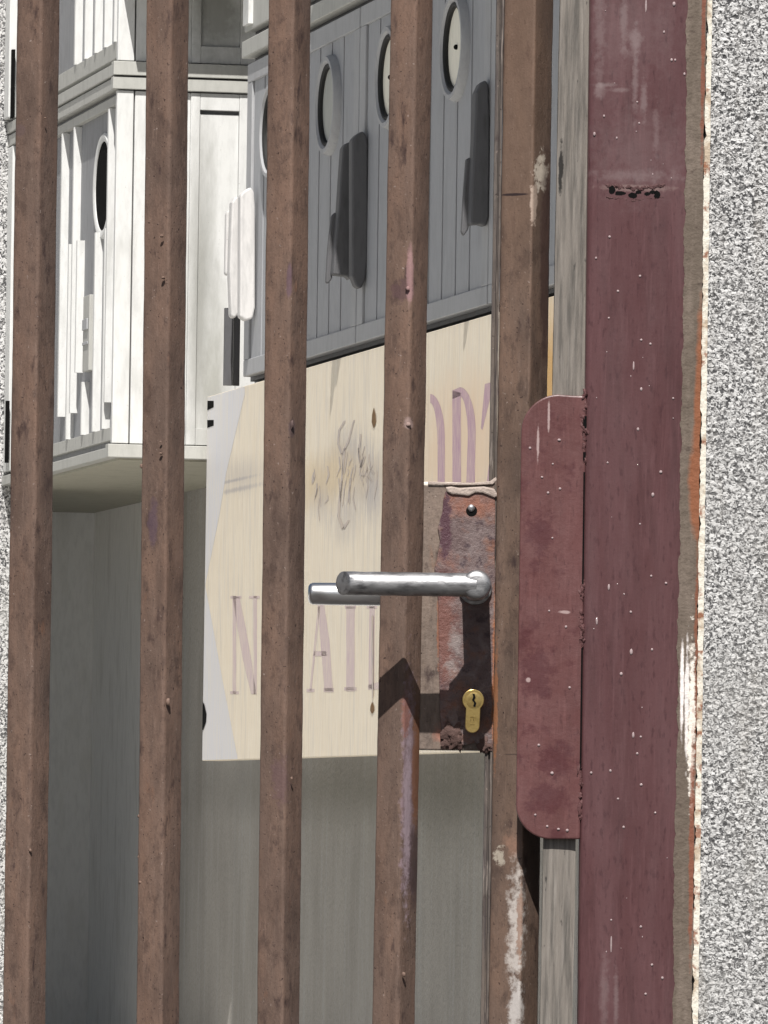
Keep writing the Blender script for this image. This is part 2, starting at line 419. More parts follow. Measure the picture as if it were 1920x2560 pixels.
ms_.patch(820, 1150, 95, 60, (.62, .48, .28), Y=15, amt=.6, wob=.8, ns=20, soft=.6)
M_SIGN = ms_.bump(ms_.noise(60, stretch=(6, 6, .2)), .001).done()
m = Mat('grey_sign_print', .5, .4).base((.60, .60, .63))
m.mott((.70, .65, .55), 40, .46, .6, .7, stretch=(6, 6, .12))
m.mott((.12, .12, .12), 70, .67, .72, .8, stretch=(7, 7, .2), off=(2, 0, 0))
M_SGREY = m.done()
m = Mat('purple_letter_paint', .6, .3).base((.40, .25, .33))
m.mott((.66, .54, .44), 90, .46, .60, .8, stretch=(7, 7, .2))
M_PURP = m.done()
m = Mat('faded_purple_letter_paint', .6, .3).base((.50, .38, .42))
m.mott((.68, .60, .49), 80, .44, .58, .9, stretch=(8, 8, .2))
M_PURP2 = m.done()
m = Mat('faded_blue_script_paint', .6, .3).base((.33, .31, .34))
m.mott((.62, .52, .40), 60, .40, .56, .9, stretch=(7, 7, .25))
M_SCRIPT = m.done()
m = Mat('grey_paving', .9, .2).base((.075, .072, .07))
m.mott((.11, .105, .1), 3, .4, .7, .8)
m.mott((.08, .08, .08), 40, .5, .7, .7)
M_GROUND = m.bump(m.noise(60), .004).done()

# ------------------------------------------------------------ ground
g = MB()
g.add([(-600, -600, 0), (600, -600, 0), (600, 600, 0), (-600, 600, 0)], [(0, 1, 2, 3)])
tag(g.build('ground', M_GROUND), kind='structure')
m = Mat('pale_paving', .9, .2).base((.56, .55, .52))
m.mott((.44, .43, .40), 3, .4, .7, .8); m.mott((.3, .3, .28), 40, .55, .7, .6)
M_BOUNCE = m.bump(m.noise(60), .004).done()
tag(MB().add([(-30, 1.5, .004), (30, 1.5, .004), (30, 40, .004), (-30, 40, .004)], [(0, 1, 2, 3)]).build('bounce_paving', M_BOUNCE), kind='structure')  # unseen pale sheet, added to bounce light into the recess

# ------------------------------------------------------------ building behind the gate
TOP = 6.0
zc = lambda py: onB(290, py, 0.0)[1]
z_b = zc(1144)                    # underside of the bay
vS = onB(512, 1150, 0.0)[0]       # plane of the doors and the sign
uD = onA(608, 500, vS)[0]         # far end of the door run
v0 = vS + 0.345                   # concrete wall
uC = onA(237, 1242, v0)[0]        # inner corner of the concrete wall
bld = thing('timber_building', bp(0, .5, 0), 'pale timber fronted building with stacked panelled bays and round holed doors behind the bars', 'building')
uM = onA(405, 1700, v0)[0]
MB().bbox(-9.0, uM, v0, 4, 0, TOP).build('wall', M_CONC, bld)
MB().bbox(uM + .001, uC, v0, 4, 0, TOP).build('wall', M_CONC3, bld)
MB().bbox(.03, uC - .003, .02, v0 - .003, z_b - .006, z_b + .003).build('soffit', M_SOFF, bld)
tag(MB().bbox(uC, uC + .3, -1.2, v0 + .4, 0, TOP).build('wall', M_CONC2, bld), 'plain grey end wall under the bay')
# ---- bay 1
zl = [z_b, zc(1108), zc(1066), zc(268), zc(226), zc(190), zc(151), zc(108), 4.75]
bay = MB().bbox(0.02, uC - .002, 0.012, v0 - .002, z_b + .004, TOP - .01).build('bay', M_GREYB, bld)
def bandsB(mbd, v_a, v_b, u=0.0, proud=.02):
    mbd.bbox(u - proud - .012, u + .02, v_a, v_b, z_b, zl[1] - .004)
    mbd.bbox(u - proud, u + .02, v_a, v_b, zl[4] + .004, zl[5] - .003)
    mbd.bbox(u - proud - .006, u + .02, v_a, v_b, zl[5] + .002, zl[6] - .004)
tr = MB()
bx = lambda px: onB(px, 700, 0)[0]
bandsB(tr, -.028, bx(625))
# side bands (run back along the receding face)
uf = onA(34, 500, 0.0)[0]
tr.bbox(0.0205, uf, -.026, .012, z_b, zl[1] - .014)
tr.bbox(0.0205, uf, -.022, .012, zl[4] + .004, zl[5] - .004)
tr.bbox(0.0205, uf, -.027, .012, zl[5] + .002, zl[6] - .012)
tr.build('cornice', M_CREAM, bay, bevel=.002)
# front boards on the cross face
fr = MB()
bx = lambda px: onB(px, 700, 0)[0]
for (a, b, pr) in [(-.012, bx(326), .010), (bx(330), bx(372), .006), (bx(372), bx(470), .0), (bx(470), bx(493), .008), (bx(592), bx(640), .008)]:
    fr.bbox(-pr, .018, a, b, zl[1], zl[4])
    fr.bbox(-pr, .018, a, b, zl[6], TOP - .02)
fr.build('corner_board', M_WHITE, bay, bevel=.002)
pn = MB()
a, b = bx(493) + .0005, bx(592) - .0005
pn.bbox(-.007, .018, a, b, zl[1], zl[2]); pn.bbox(-.007, .018, a, b, zl[3], zl[4]); pn.bbox(.004, .018, a, b, zl[2], zl[3] - .012)
pn.bbox(-.007, .018, a, b, zl[6], zl[7]); pn.bbox(.006, .018, a, b, zl[7], TOP - .03)
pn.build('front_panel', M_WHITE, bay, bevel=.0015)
# receding face: rails, ribs, oval hole
rl = MB()
ua = 0.0205
for (z0, z1, pr) in [(zl[1] + .012, zl[2] - .0, .006), (zc(258), zl[4] - .012, .008), (zl[6] + .012, zc(100), .008)]:
    MB().bbox(ua, uf, -pr, .012, z0, z1).build('rail', M_CREAM, bay, bevel=.0015)
rb = MB()
def ribs(lst, z0f, z1, pr=.0135, w=.02):
    for px in lst:
        u = onA(px, 700, 0.0)[0]
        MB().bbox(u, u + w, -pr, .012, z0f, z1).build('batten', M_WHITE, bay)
ribs([181, 271, 247], zl[2] + .001, zc(560))
ribs([219], zl[2] + .001, zc(930))
ribs([202], zc(900), zc(560))
ribs([190, 160, 276], zc(1000), zc(262))
ribs([188, 213, 238, 262, 286], zc(99), TOP - .05)
hu, hz = onA(252, 465, 0.0)
hole = MB(); loop = []
for i in range(40):
    t = 2 * math.pi * i / 40
    loop.append(bp(hu + .145 * math.cos(t), .0085, hz + .145 * math.sin(t) * (1.06 if math.sin(t) > 0 else 1)))
hole.prism(loop, V * .004).build('hole', M_BLACK, bay)
def ring(mbd, u, z, v, r0, r1, pr, rec=0.0, n=48):
    prof = [(r0, rec), (r0, -pr * .6), (r0 + (r1 - r0) * .3, -pr), (r0 + (r1 - r0) * .75, -pr), (r1, -pr * .35), (r1, .004)]
    rr = []
    for i in range(n + 1):
        t = 2 * math.pi * i / n
        rr.append([bp(u + r * math.cos(t), v + d, z + r * math.sin(t)) for r, d in prof])
    k = len(prof)
    vs = [p for r in rr for p in r]; fs = []
    for i in range(n):
        for j in range(k - 1):
            fs.append((i * k + j, (i + 1) * k + j, (i + 1) * k + j + 1, i * k + j + 1))
    mbd.add(vs, fs)
rg = MB(); ring(rg, hu, hz, .012, .147, .175, .010); rg.build('hole_rim', M_WHITE, bay, smooth=True)
lt = MB(); u_, z_ = onA(224, 815, 0.0)
lt.bbox(u_ - .06, u_ + .06, -.012, .012, zc(905) + .0, zc(712))
lk = lt.build('latch_cover', M_CREAM, bay, bevel=.002)
bk = MB(); bk.bbox(u_ - .045, u_ + .045, -.018, -.0125, zc(800), zc(772)); bk.bbox(u_ - .05, u_ + .05, -.016, -.0125, zc(838), zc(830)); bk.build('clasp', M_DOORF, lk, bevel=.002)
# pilaster and roughcast pier at the far end of the bay
up_ = uf
pl = MB()
pl.bbox(up_ - .10, up_ - .001, -.022, .012, zl[1], zl[4]); pl.bbox(up_ - .10, up_ - .001, -.04, .012, zl[6], TOP - .1)
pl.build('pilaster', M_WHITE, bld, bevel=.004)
br = MB()
for (p0, p1) in ((120, 290), (995, 1150)):
    x = onA(24, p0, -.05)[0]
    z0, z1 = onA(24, p1, -.05)[1], onA(24, p0, -.05)[1]
    MB().bbox(up_ - .13, up_ - .105, -.034, -.023, z0, z1).build('bracket', M_BLACK, bld)
rw = MB().bbox(uf + .002, uf + .6, -3.0, .012, 0, TOP)
tag(rw.build('end_pier', rough_wall('far_roughcast', .26), bld), 'white roughcast pier at the far left end')
# eave added out of view, to shade the upper cross face
ev = MB().bbox(-.21, .02, -.0, v0 - .03, zc(-22), zc(-50)); ev.build('shade_eave', M_WHITE, bld)

# ---- door run
zD0 = onA(776, 892, vS)[1]       # lower edge of the doors
zD1 = onA(892, 30, vS)[1] + .01  # upper edge
uE = -9.0
cabb = MB().bbox(uE, uD + .0, vS + .032, v0 - .002, zD0 - .012, TOP - .02).build('door_surround', M_FINW, bld)
ev2 = MB().bbox(-9.0, -2.0, vS - .275, vS + .03, zc(-8) + .12, zc(-8) + .2)  # unseen eave, added to put the doors in shade
ev2.build('shade_eave', M_WHITE, bld)
def u_at(px, py=500): return onA(px, py, vS)[0]
seams = [u_at(613, 500)]
step = (u_at(613, 500) - u_at(1221, 500)) / 4
seams = [u_at(613, 500) - i * step for i in range(9)]
pcy = onA(1132, 121, vS)[1]
fin_sets = {}
def make_door(k, u_far, u_near):
    w_ = u_far - u_near
    bd = MB(); nb = 4; st = .085
    ia, ib = u_near + st, u_far - st
    bw = (ib - ia) / nb
    for i in range(nb):
        bd.bbox(ia + i * bw + .008, ia + (i + 1) * bw - .008, vS + .008, vS + .03, zD0 + .05, zD1 - .05)
    door = bd.build('door', M_GREY, bld)
    if k < 1: tag(door, 'grey boarded door nearest the corner, partly sunlit')
    f = MB()
    f.bbox(u_near + .008, u_far - .008, vS, vS + .0315, zD0, zD0 + .052)
    f.bbox(u_near + .008, u_far - .008, vS, vS + .0315, zD1 - .06, zD1)
    f.bbox(u_near + .008, u_near + st - .003, vS + .001, vS + .0315, zD0 + .0522, zD1 - .0602)
    f.bbox(u_far - st + .003, u_far - .004, vS + .001, vS + .0315, zD0 + .0522, zD1 - .0602)
    f.build('door_frame', M_DOORF, door, bevel=.003)
    uc = (u_near + u_far) / 2
    r_ = MB(); ring(r_, uc, pcy, vS + .008, .124, .151, .024, rec=.006)
    r_.build('porthole_rim', M_DOORF, door, smooth=True)
    g_ = MB(); ring(g_, uc, pcy, vS + .002, .112, .126, .012, rec=.006); g_.build('shadow_gasket', M_BLACKRING, door, smooth=True)  # black ring outlines the porthole and paints the shadow inside the rim
    lp = [bp(uc + .1225 * math.cos(2 * math.pi * i / 40), vS + .004, pcy + .1225 * math.sin(2 * math.pi * i / 40)) for i in range(40)]
    MB().prism(lp, V * .003).build('porthole_board', M_DISCG if k == 1 else M_DISC, door)
    if k > 1:
        MB().blob(bp(uc, vS + .002, pcy), .008, n=8).build('pin', M_BLACK, door)
for k in range(8):
    make_door(k, seams[k], seams[k + 1])
MB().bbox(uE, uD, vS - .012, vS + .03, zD1 + .022, zD1 + .075).build('cornice', M_CREAM, bld, bevel=.003)
MB().bbox(uE, uD, vS - .004, vS + .03, zD1 + .105, TOP - .05).build('upper_wall', M_CREAM, bld, bevel=.003)
lt_ = MB()
for k, u in enumerate(seams[:8]):
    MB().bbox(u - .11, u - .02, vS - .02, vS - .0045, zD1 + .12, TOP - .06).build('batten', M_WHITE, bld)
# weathered grip boards that stand out from the doors: outline on the cross plane, thickness along the wall
def grip(pts, px_u, thick, name='grip_board', mat=M_FINW, du=0.0):
    u = u_at(px_u) + du
    lp = []
    for (x, y) in pts:
        v, z = onB(x, y, u); lp.append(bp(u, v, z))
    MB().prism(lp, U * thick).build(name, mat, bld, bevel=.006, seg=2)
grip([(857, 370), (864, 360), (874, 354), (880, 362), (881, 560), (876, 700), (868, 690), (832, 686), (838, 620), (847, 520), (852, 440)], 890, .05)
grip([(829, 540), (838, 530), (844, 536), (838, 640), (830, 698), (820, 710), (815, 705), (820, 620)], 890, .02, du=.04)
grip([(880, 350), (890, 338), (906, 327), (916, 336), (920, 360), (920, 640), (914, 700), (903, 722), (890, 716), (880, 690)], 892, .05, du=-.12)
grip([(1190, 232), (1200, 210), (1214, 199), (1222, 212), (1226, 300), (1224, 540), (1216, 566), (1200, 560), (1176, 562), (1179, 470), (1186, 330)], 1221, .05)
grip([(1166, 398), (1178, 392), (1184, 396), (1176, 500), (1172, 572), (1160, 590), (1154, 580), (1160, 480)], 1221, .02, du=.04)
M_GRW = painted('sunlit_pale_wood', (.55, .54, .53), dirt=(.25, .25, .25), amt=.5, sc1=3).done()  # paler copy of the grip wood, sunlight painted into the colour
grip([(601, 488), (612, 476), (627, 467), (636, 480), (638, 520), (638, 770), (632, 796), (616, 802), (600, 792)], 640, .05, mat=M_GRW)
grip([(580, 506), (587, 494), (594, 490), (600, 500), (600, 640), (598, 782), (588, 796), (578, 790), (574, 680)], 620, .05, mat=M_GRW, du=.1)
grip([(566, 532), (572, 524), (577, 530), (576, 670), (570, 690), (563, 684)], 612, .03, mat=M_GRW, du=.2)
dk = MB()
for (x0, x1, pr) in ((562, 583, .0), (586, 600, .0)):
    va, vb = onB(x0, 860, uD + .25)[0], onB(x1, 860, uD + .25)[0]
    MB().bbox(uD + .25, uD + .27, va, vb, onA(776, 917, vS)[1] + .02, onB(580, 770, uD + .25)[1]).build('post', M_FINW, bld)

# ------------------------------------------------------------ plywood sign
vF = vS - .004
zs1 = onA(776, 917, vF)[1]; zs0 = onA(505, 1902, vF)[1]
u_l = onA(513, 1400, vF)[0]
sg = thing('plywood_sign', bp(-2, vF, zs0), 'cream plywood signboard with purple letters and faded script under the grey doors', 'sign')
MB().bbox(-8.9, u_l, vF, vS + .06, zs0, zs1).build('board', M_SIGN, sg, bevel=.002)
def flat(polys, mat, name, off=.0004, label=None):
    mbd = MB()
    for p in polys:
        lp = []
        for (x, y) in p:
            u, z = onA(x, y, vF - off)
            u = min(u, u_l - .003); z = min(max(z, zs0 + .002), zs1 - .002)
            lp.append(bp(u, vF - off, z))
        mbd.add(lp, [tuple(range(len(lp)))])
    o = mbd.build(name, mat, sg)
    if label: tag(o, label)
    return o
flat([[(500, 980), (612, 940), (612, 985), (566, 1180), (548, 1290), (513, 1463), (500, 1463)], [(500, 1463), (513, 1463), (538, 1600), (560, 1720), (594, 1915), (500, 1915)]], M_SGREY, 'grey_print')
def stroke(a, b, wa, wb):
    return [(a[0] - wa / 2, a[1]), (a[0] + wa / 2, a[1]), (b[0] + wb / 2, b[1]), (b[0] - wb / 2, b[1])]
def curve(pts, wds):
    L = [(p[0] - w_ / 2, p[1]) for p, w_ in zip(pts, wds)]; Rr = [(p[0] + w_ / 2, p[1]) for p, w_ in zip(pts, wds)]
    return [[L[i], Rr[i], Rr[i + 1], L[i + 1]] for i in range(len(pts) - 1)]
# upper word (only the right part of a round letter, a D and the start of a Z show)
# round letter (hidden half on the left), and the next one
def arch(cx, y0, y1, hw, stem, top):
    stem *= 1.12
    polys = [[(cx - hw, y0 + 8), (cx - hw + stem, y0 + 14), (cx - hw + stem, y1), (cx - hw, y1)]]
    N = 12
    for i in range(N):
        t0, t1 = math.pi / 2 * i / N, math.pi / 2 * (i + 1) / N
        def o_(t): return (cx - hw * .35 + (hw * 1.35) * math.sin(t), y0 + top * (1 - math.cos(t)))
        def i_(t): return (cx - hw * .35 + (hw * 1.35 - stem * .92) * math.sin(t), y0 + 22 + (top - 6) * (1 - math.cos(t)))
        polys.append([o_(t0), o_(t1), i_(t1), i_(t0)])
    e = cx + hw
    polys.append([(cx - hw, y0 + 8), (cx - hw * .35, y0), (cx - hw * .35, y0 + 22), (cx - hw, y0 + 30)])
    polys.append([(e - stem * .92, y0 + top + 16), (e, y0 + top), (e - 4, y1), (e - stem - 6, y1)])
    return polys
up_a = arch(1160, 968, 1330, 29, 19, 110)
up_b = arch(1085, 985, 1330, 27, 18, 110)[1:-2] + [[(1094, 1110), (1112, 1095), (1112, 1330), (1094, 1330)]]
up_c = [[(1212, 960), (1300, 935), (1300, 975), (1226, 992), (1206, 1075), (1202, 1070)], [(1228, 1120), (1234, 1120), (1222, 1330), (1200, 1330)]]
for q_ in (up_a, up_b, up_c): flat(q_, M_PURP, 'letter', label='large purple rounded capital high on the board')
lowN = [stroke((586, 1490), (586, 1850 - 115), 9, 9)] + curve([(590, 1492), (604, 1570), (618, 1650), (634, 1735)], [17, 21, 21, 13]) + [stroke((638, 1490), (638, 1735), 9, 8), stroke((590, 1490), (590, 1496), 28, 28), stroke((636, 1490), (636, 1496), 26, 26), stroke((586, 1728), (586, 1735), 22, 22)]
lowA = curve([(802, 1512), (812, 1600), (822, 1728)], [17, 23, 21]) + curve([(798, 1516), (789, 1600), (776, 1728)], [6, 6, 5]) + [stroke((800, 1628), (800, 1640), 30, 34), stroke((822, 1720), (822, 1730), 26, 26), stroke((776, 1722), (776, 1730), 20, 20)]
lowI = [stroke((876, 1516), (876, 1728), 21, 21), stroke((876, 1514), (876, 1522), 28, 26), stroke((876, 1718), (876, 1726), 30, 32)]
lowL = [stroke((930, 1516), (928, 1722), 14, 14), stroke((930, 1514), (930, 1521), 26, 26), [(920, 1712), (965, 1700), (968, 1660), (976, 1722), (920, 1724)]]
lowV = [stroke((690, 1490), (705, 1730), 16, 12), stroke((735, 1500), (712, 1730), 6, 6)]
for q_ in (lowN, lowV, lowA, lowI, lowL): flat(q_, M_PURP2, 'letter', label='faded purple capital low on the board')
scr = []
rs = random.Random(8)
scr += curve([(862, 1052), (848, 1075), (845, 1110), (855, 1135), (870, 1105), (882, 1060), (886, 1050)], [6, 5, 5, 6, 5, 4, 4])
scr += curve([(862, 1120), (856, 1180), (850, 1240), (846, 1290), (858, 1322), (872, 1300)], [5, 5, 6, 6, 8, 5])
scr += curve([(902, 1085), (896, 1130), (902, 1170), (912, 1140)], [5, 5, 6, 5])
for i in range(34):
    x = rs.uniform(782, 948); y = rs.uniform(1120, 1230) - (x - 860) * .3; l = rs.uniform(20, 100)
    l *= .7
    scr += curve([(x, y), (x + rs.uniform(-7, 3), y + l * .5), (x + rs.uniform(-10, 6), y + l)], [rs.uniform(1, 3), rs.uniform(2, 5), rs.uniform(1, 3)])
flat(scr, M_SCRIPT, 'script', off=.0008)
flat([[(505, 1755), (511, 1762), (516, 1785), (515, 1805), (508, 1825), (505, 1825)]], M_BLACK, 'hole', off=.0018)
for q_ in ([(518, 1002), (534, 1002), (534, 1018), (518, 1026)], [(518, 1050), (534, 1050), (534, 1064), (518, 1070)]): flat([q_], M_BLACK, 'bracket', off=.0012)
for (x, y, h) in ((934, 1045, 26), (930, 1770, 15)):
    flat([[(x, y - h), (x + 5, y - h * .3), (x + 6, y + h * .4), (x, y + h), (x - 5, y + h * .4), (x - 4, y - h * .3)]], plain('knot_brown' , (.18, .10, .04), .7).done(), 'knot', off=.0018)
flat([[(928, 1540), (932, 1540), (933, 1745), (930, 1745)]], M_SCRIPT, 'crack', off=.003)

# ------------------------------------------------------------ gate leaf
Z0, Z1 = 0.09, 2.02
gate = thing('gate_leaf', (0.0, .02, 0), 'brown weathered steel gate of upright square bars with a lock between bar and stile', 'gate')
def line(px_top, px_bot, Y=0.0):
    a = G(px_top, 0, Y); b = G(px_bot, 2560, Y)
    return lambda z: a.x + (z - a.z) * (b.x - a.x) / (b.z - a.z)
def loft(name, mat, xf, prof, parent, y0=0.0, n=330, jit=.25, seed=0, zA=Z0, zB=Z1, label=None, smooth=True):
    """prof: closed loop of (dx, depth) in photo pixels, lofted up along the line xf"""
    mbd = MB(); rr = []
    for k in range(n + 1):
        z = zA + (zB - zA) * k / n
        row = []
        for i, (dx, dy) in enumerate(prof):
            q = Vector((i * .35 + seed * 9.7, seed * 2.3, z * 22))
            q2 = Vector((i * .2 + seed, 5, z * 90))
            jx = (noise.noise(q) * 1.6 + noise.noise(q2) * .7) * jit * 3
            jy = (noise.noise(q + Vector((50, 0, 0))) * 1.6 + noise.noise(q2 + Vector((50, 0, 0))) * .7) * jit * 2
            row.append(Vector((xf(z) + (dx + jx) * PX, y0 + (dy + jy) * PX, z)))
        rr.append(row)
    mbd.rings(rr)
    o = mbd.build(name, mat, parent, smooth=smooth, angle=60)
    if label: tag(o, label)
    return o
def rsq(theta, a, b, r=9, k=4):
    """rounded square tube turned by theta; ridge (nearest corner) at origin; left face a wide, right face b wide"""
    c, s_ = math.cos(theta), math.sin(theta)
    A_ = Vector((-c, s_)) * a; B_ = Vector((s_, c)) * b     # directions (dx, depth)
    P = [Vector((0, 0)), B_, A_ + B_, A_]
    out = []
    for i in range(4):
        p, q, t = P[i - 1], P[i], P[(i + 1) % 4]
        d0 = (p - q).normalized(); d1 = (t - q).normalized()
        cc = q + (d0 + d1) * r
        for j in range(k + 1):
            f = j / k
            # arc between q + d0*r and q + d1*r
            ang = f * math.pi / 2
            out.append(cc - d1 * r * math.cos(ang) - d0 * r * math.sin(ang))
    return [(p.x, p.y) for p in out]
th = R(34)
A0_, B0_ = 81, 81
prof = rsq(th, A0_, B0_)
xs = [p[0] for p in prof]; print('bar px width', min(xs), max(xs))
off = -min(xs)
bars = [(41, 5), (365, 340), (671, 642), (977, 931)]
for i, (a, b) in enumerate(bars):
    loft('bar', M_BAR, line(a + off, b + off), prof, gate, seed=i + 1, zA=Z0 + .03, zB=Z1 - .03,
         label='bar beside the lock, its paint worn to purple rust below the shadow' if i == 3 else None)
for i in (1, 2, 3):
    loft('bar', M_BAR, line(41 + off - 305 * i, 5 + off - 305 * i), prof, gate, seed=i + 11, zA=Z0 + .03, zB=Z1 - .03, n=60)
xl = G(-1080, 1280).x; xr = G(1300, 1280).x
for (za, zb) in ((Z0, Z0 + .04), (Z1 - .04, Z1)):
    MB().box(xl, xr, .004, .044, za, zb).build('rail', M_BAR, gate, bevel=.002)
loft('hinge_stile', M_STILE, line(-1130, -1166), prof, gate, seed=31, zA=Z0, zB=Z1, n=60)
# little beads and runs in the paint of the bars
dsets = [(404, 590, -2, 5, 1), (373, 720, 40, 4, 1), (408, 694, -2, 6, .8), (402, 1134, 2, 5, .7), (402, 1104, 2, 4, .6), (355, 1165, 46, 5, 1.6), (347, 2040, 46, 4, 1.4), (347, 2142, 46, 4, 1.6),
         (352, 2206, 40, 6, .9), (420, 1755, 4, 6, 1.8), (113, 295, 0, 3, 1), (76, 2126, 0, 4, 1.2), (730, 1062, 6, 5, 2.6), (1021, 1062, 4, 7, 1), (1019, 722, 2, 6, 1.4), (729, 1945, 8, 4, 1), (1010, 2436, 6, 5, 1.5)]
for i, (x, y, dd, r_, e) in enumerate(dsets):
    MB().blob(G(x, y, dd * PX), r_ * .8 * PX, (1.2, .8, e), seed=i + 3, rough=.6, n=8).build('paint_bead', M_BAR, gate, smooth=True, angle=80)
# lock stile: square tube turned a little, with a fin of flats along its left side
sp = [(20, 66), (20, 50), (23, 44), (30, 40), (90, 5), (95, 2), (99, 4), (102, 9), (140, 62), (143, 72), (143, 110), (20, 110)]
loft('stile', M_STILE, line(1242, 1202), sp, gate, seed=7, jit=.3, n=420)
loft('fin', M_FIN, line(1242, 1202), [(0, 78), (1, 70), (9, 68), (10, 74), (13, 74), (14, 62), (19, 61), (19.4, 100), (0, 100)], gate, seed=8, jit=.15, n=300)

# lock case, plate, putty
YC = 66 * PX
def boxpx(name, x0, x1, y0, y1, Ya, Yb, mat, parent, bev=.0006, jit=0):
    a = G(x0, y1, Ya); b = G(x1, y0, Ya)
    return MB().box(a.x, b.x, Ya, Yb, a.z, b.z).build(name, mat, parent, bevel=bev)
def polypx(name, pts, Ya, thick, mat, parent, bev=.0006, smooth=False):
    return MB().prism([G(x, y, Ya) for x, y in pts], (0, thick, 0)).build(name, mat, parent, bevel=bev, smooth=smooth)
case = boxpx('lock_case', 1030, 1241, 1207, 1874, YC, YC + 110 * PX, M_CASE, gate, bev=.001)
rs = random.Random(3)
def wobble_rect(x0, x1, y0, y1, step=9, amp=2.2):
    pts = []
    def seg(a, b):
        d = math.hypot(b[0] - a[0], b[1] - a[1]); n_ = max(2, int(d / step))
        for i in range(n_):
            t = i / n_
            pts.append((a[0] + (b[0] - a[0]) * t + rs.uniform(-amp, amp), a[1] + (b[1] - a[1]) * t + rs.uniform(-amp, amp)))
    seg((x0, y0), (x1, y0)); seg((x1, y0), (x1, y1)); seg((x1, y1), (x0, y1)); seg((x0, y1), (x0, y0))
    return pts
pts = [(1114, 1228), (1238, 1226)] + [(1239 + rs.uniform(-2, 1), y) for y in range(1250, 1860, 26)] + [(1236, 1862), (1205, 1868), (1190, 1856), (1160, 1864), (1140, 1858), (1108, 1862)] + \
      [(x, y) for x, y in ((1100, 1790), (1098, 1700), (1097, 1600), (1095, 1500), (1086, 1420), (1092, 1400), (1100, 1350), (1094, 1320), (1106, 1280), (1108, 1250))]
plate = polypx('lock_plate', pts, YC - 7 * PX, 6.5 * PX, M_PLATE, gate, bev=.0008)
put = [(1113, 1218), (1128, 1216), (1150, 1220), (1175, 1218), (1210, 1216), (1236, 1222), (1245, 1238), (1238, 1245), (1226, 1240), (1206, 1232), (1188, 1231), (1172, 1240), (1150, 1237), (1130, 1236), (1118, 1230)]
polypx('putty', put, YC - 13 * PX, 8 * PX, M_PUTTY, gate, bev=.0012)
rim = [(1070, 1203), (1120, 1206), (1180, 1207), (1225, 1203), (1240, 1192), (1243, 1200), (1232, 1211), (1180, 1213), (1120, 1213), (1070, 1212)]
polypx('paint_rim', rim, YC - 5 * PX, 8 * PX, M_PUTTY, gate, bev=.0006)
def disc(mbd, cx, cy, r, Ya, Yb, n=28, dome=0):
    c = G(cx, cy, Ya); rr = []
    for (q, y) in ([(1.0, Yb), (1.0, Ya)] + ([(0.85, Ya - dome * .5), (.5, Ya - dome)] if dome else [])):
        rr.append([Vector((c.x + math.cos(2 * math.pi * i / n) * r * PX * q, y, c.z + math.sin(2 * math.pi * i / n) * r * PX * q)) for i in range(n)])
    return mbd.rings(rr)
YP = YC - 7 * PX
h = disc(MB(), 1179, 1277, 14, YP - .0002, YP + .001).build('screw_hole', M_BLACK, plate)
disc(MB(), 1178, 1270, 9, YP - .0006, YP, dome=.0012).build('screw', M_SCREW, plate, smooth=True)
lump = MB()
for (x, y, r, q) in ((1130, 1832, 24, .4), (1140, 1852, 20, .35), (1118, 1856, 14, .3), (1210, 1862, 16, .4), (1232, 1864, 12, .5)):
    c = G(x, y, YP + 2 * PX); lump.blob(c, r * PX, (1, q, 1.1), seed=x, rough=.9, n=12)
M_LUMP = plain('rust_crust', (.11, .07, .062), .85, .15, n2=(.06, .035, .03), sc1=60).done()
lump.build('rust_lump', M_LUMP, plate, smooth=True, angle=80)

# profile cylinder
YCY = YP - 80 * PX
cyl = MB()
cx, cy, r1, r2 = 1183, 1750, 27, 18
loop = []
a0 = math.asin(r2 / r1)
for i in range(37):
    a = -math.pi / 2 + a0 + (2 * math.pi - 2 * a0) * i / 36
    loop.append((cx + r1 * math.cos(a), cy - r1 * math.sin(a)))
loop = [(x - 0, y) for x, y in loop]
for i in range(17):
    a = math.pi + math.pi * i / 16
    loop.append((cx - 2 + r2 * math.cos(a), cy + 64 - r2 * math.sin(a)))
cyo = polypx('lock_cylinder', loop, YCY, 90 * PX, M_BRASS, gate, bev=.0005)
disc(MB(), cx + 2, cy + 0, 19, YCY - .0009, YCY + .001, dome=.0003).build('plug', M_BRASS, cyo, smooth=True)
key = [(1181, 1734), (1187, 1735), (1189, 1744), (1186, 1750), (1191, 1758), (1188, 1768), (1183, 1766), (1185, 1757), (1180, 1750), (1183, 1742)]
polypx('keyhole', key, YCY - .0016, .001, M_BLACK, cyo, bev=0)
mk_ = MB()
for (x, y, w_, h_) in ((1180, 1793, 9, 2), (1177, 1800, 2, 6), (1184, 1800, 2, 6), (1181, 1812, 11, 1.6)):
    a = G(x - w_ / 2, y + h_ / 2, YCY); b = G(x + w_ / 2, y - h_ / 2, YCY)
    mk_.box(a.x, b.x, YCY - .0002, YCY + .0002, a.z, b.z)
mk_.build('stamp', plain('dark_brass', (.30, .20, .07), .4, metal=1).done(), cyo)

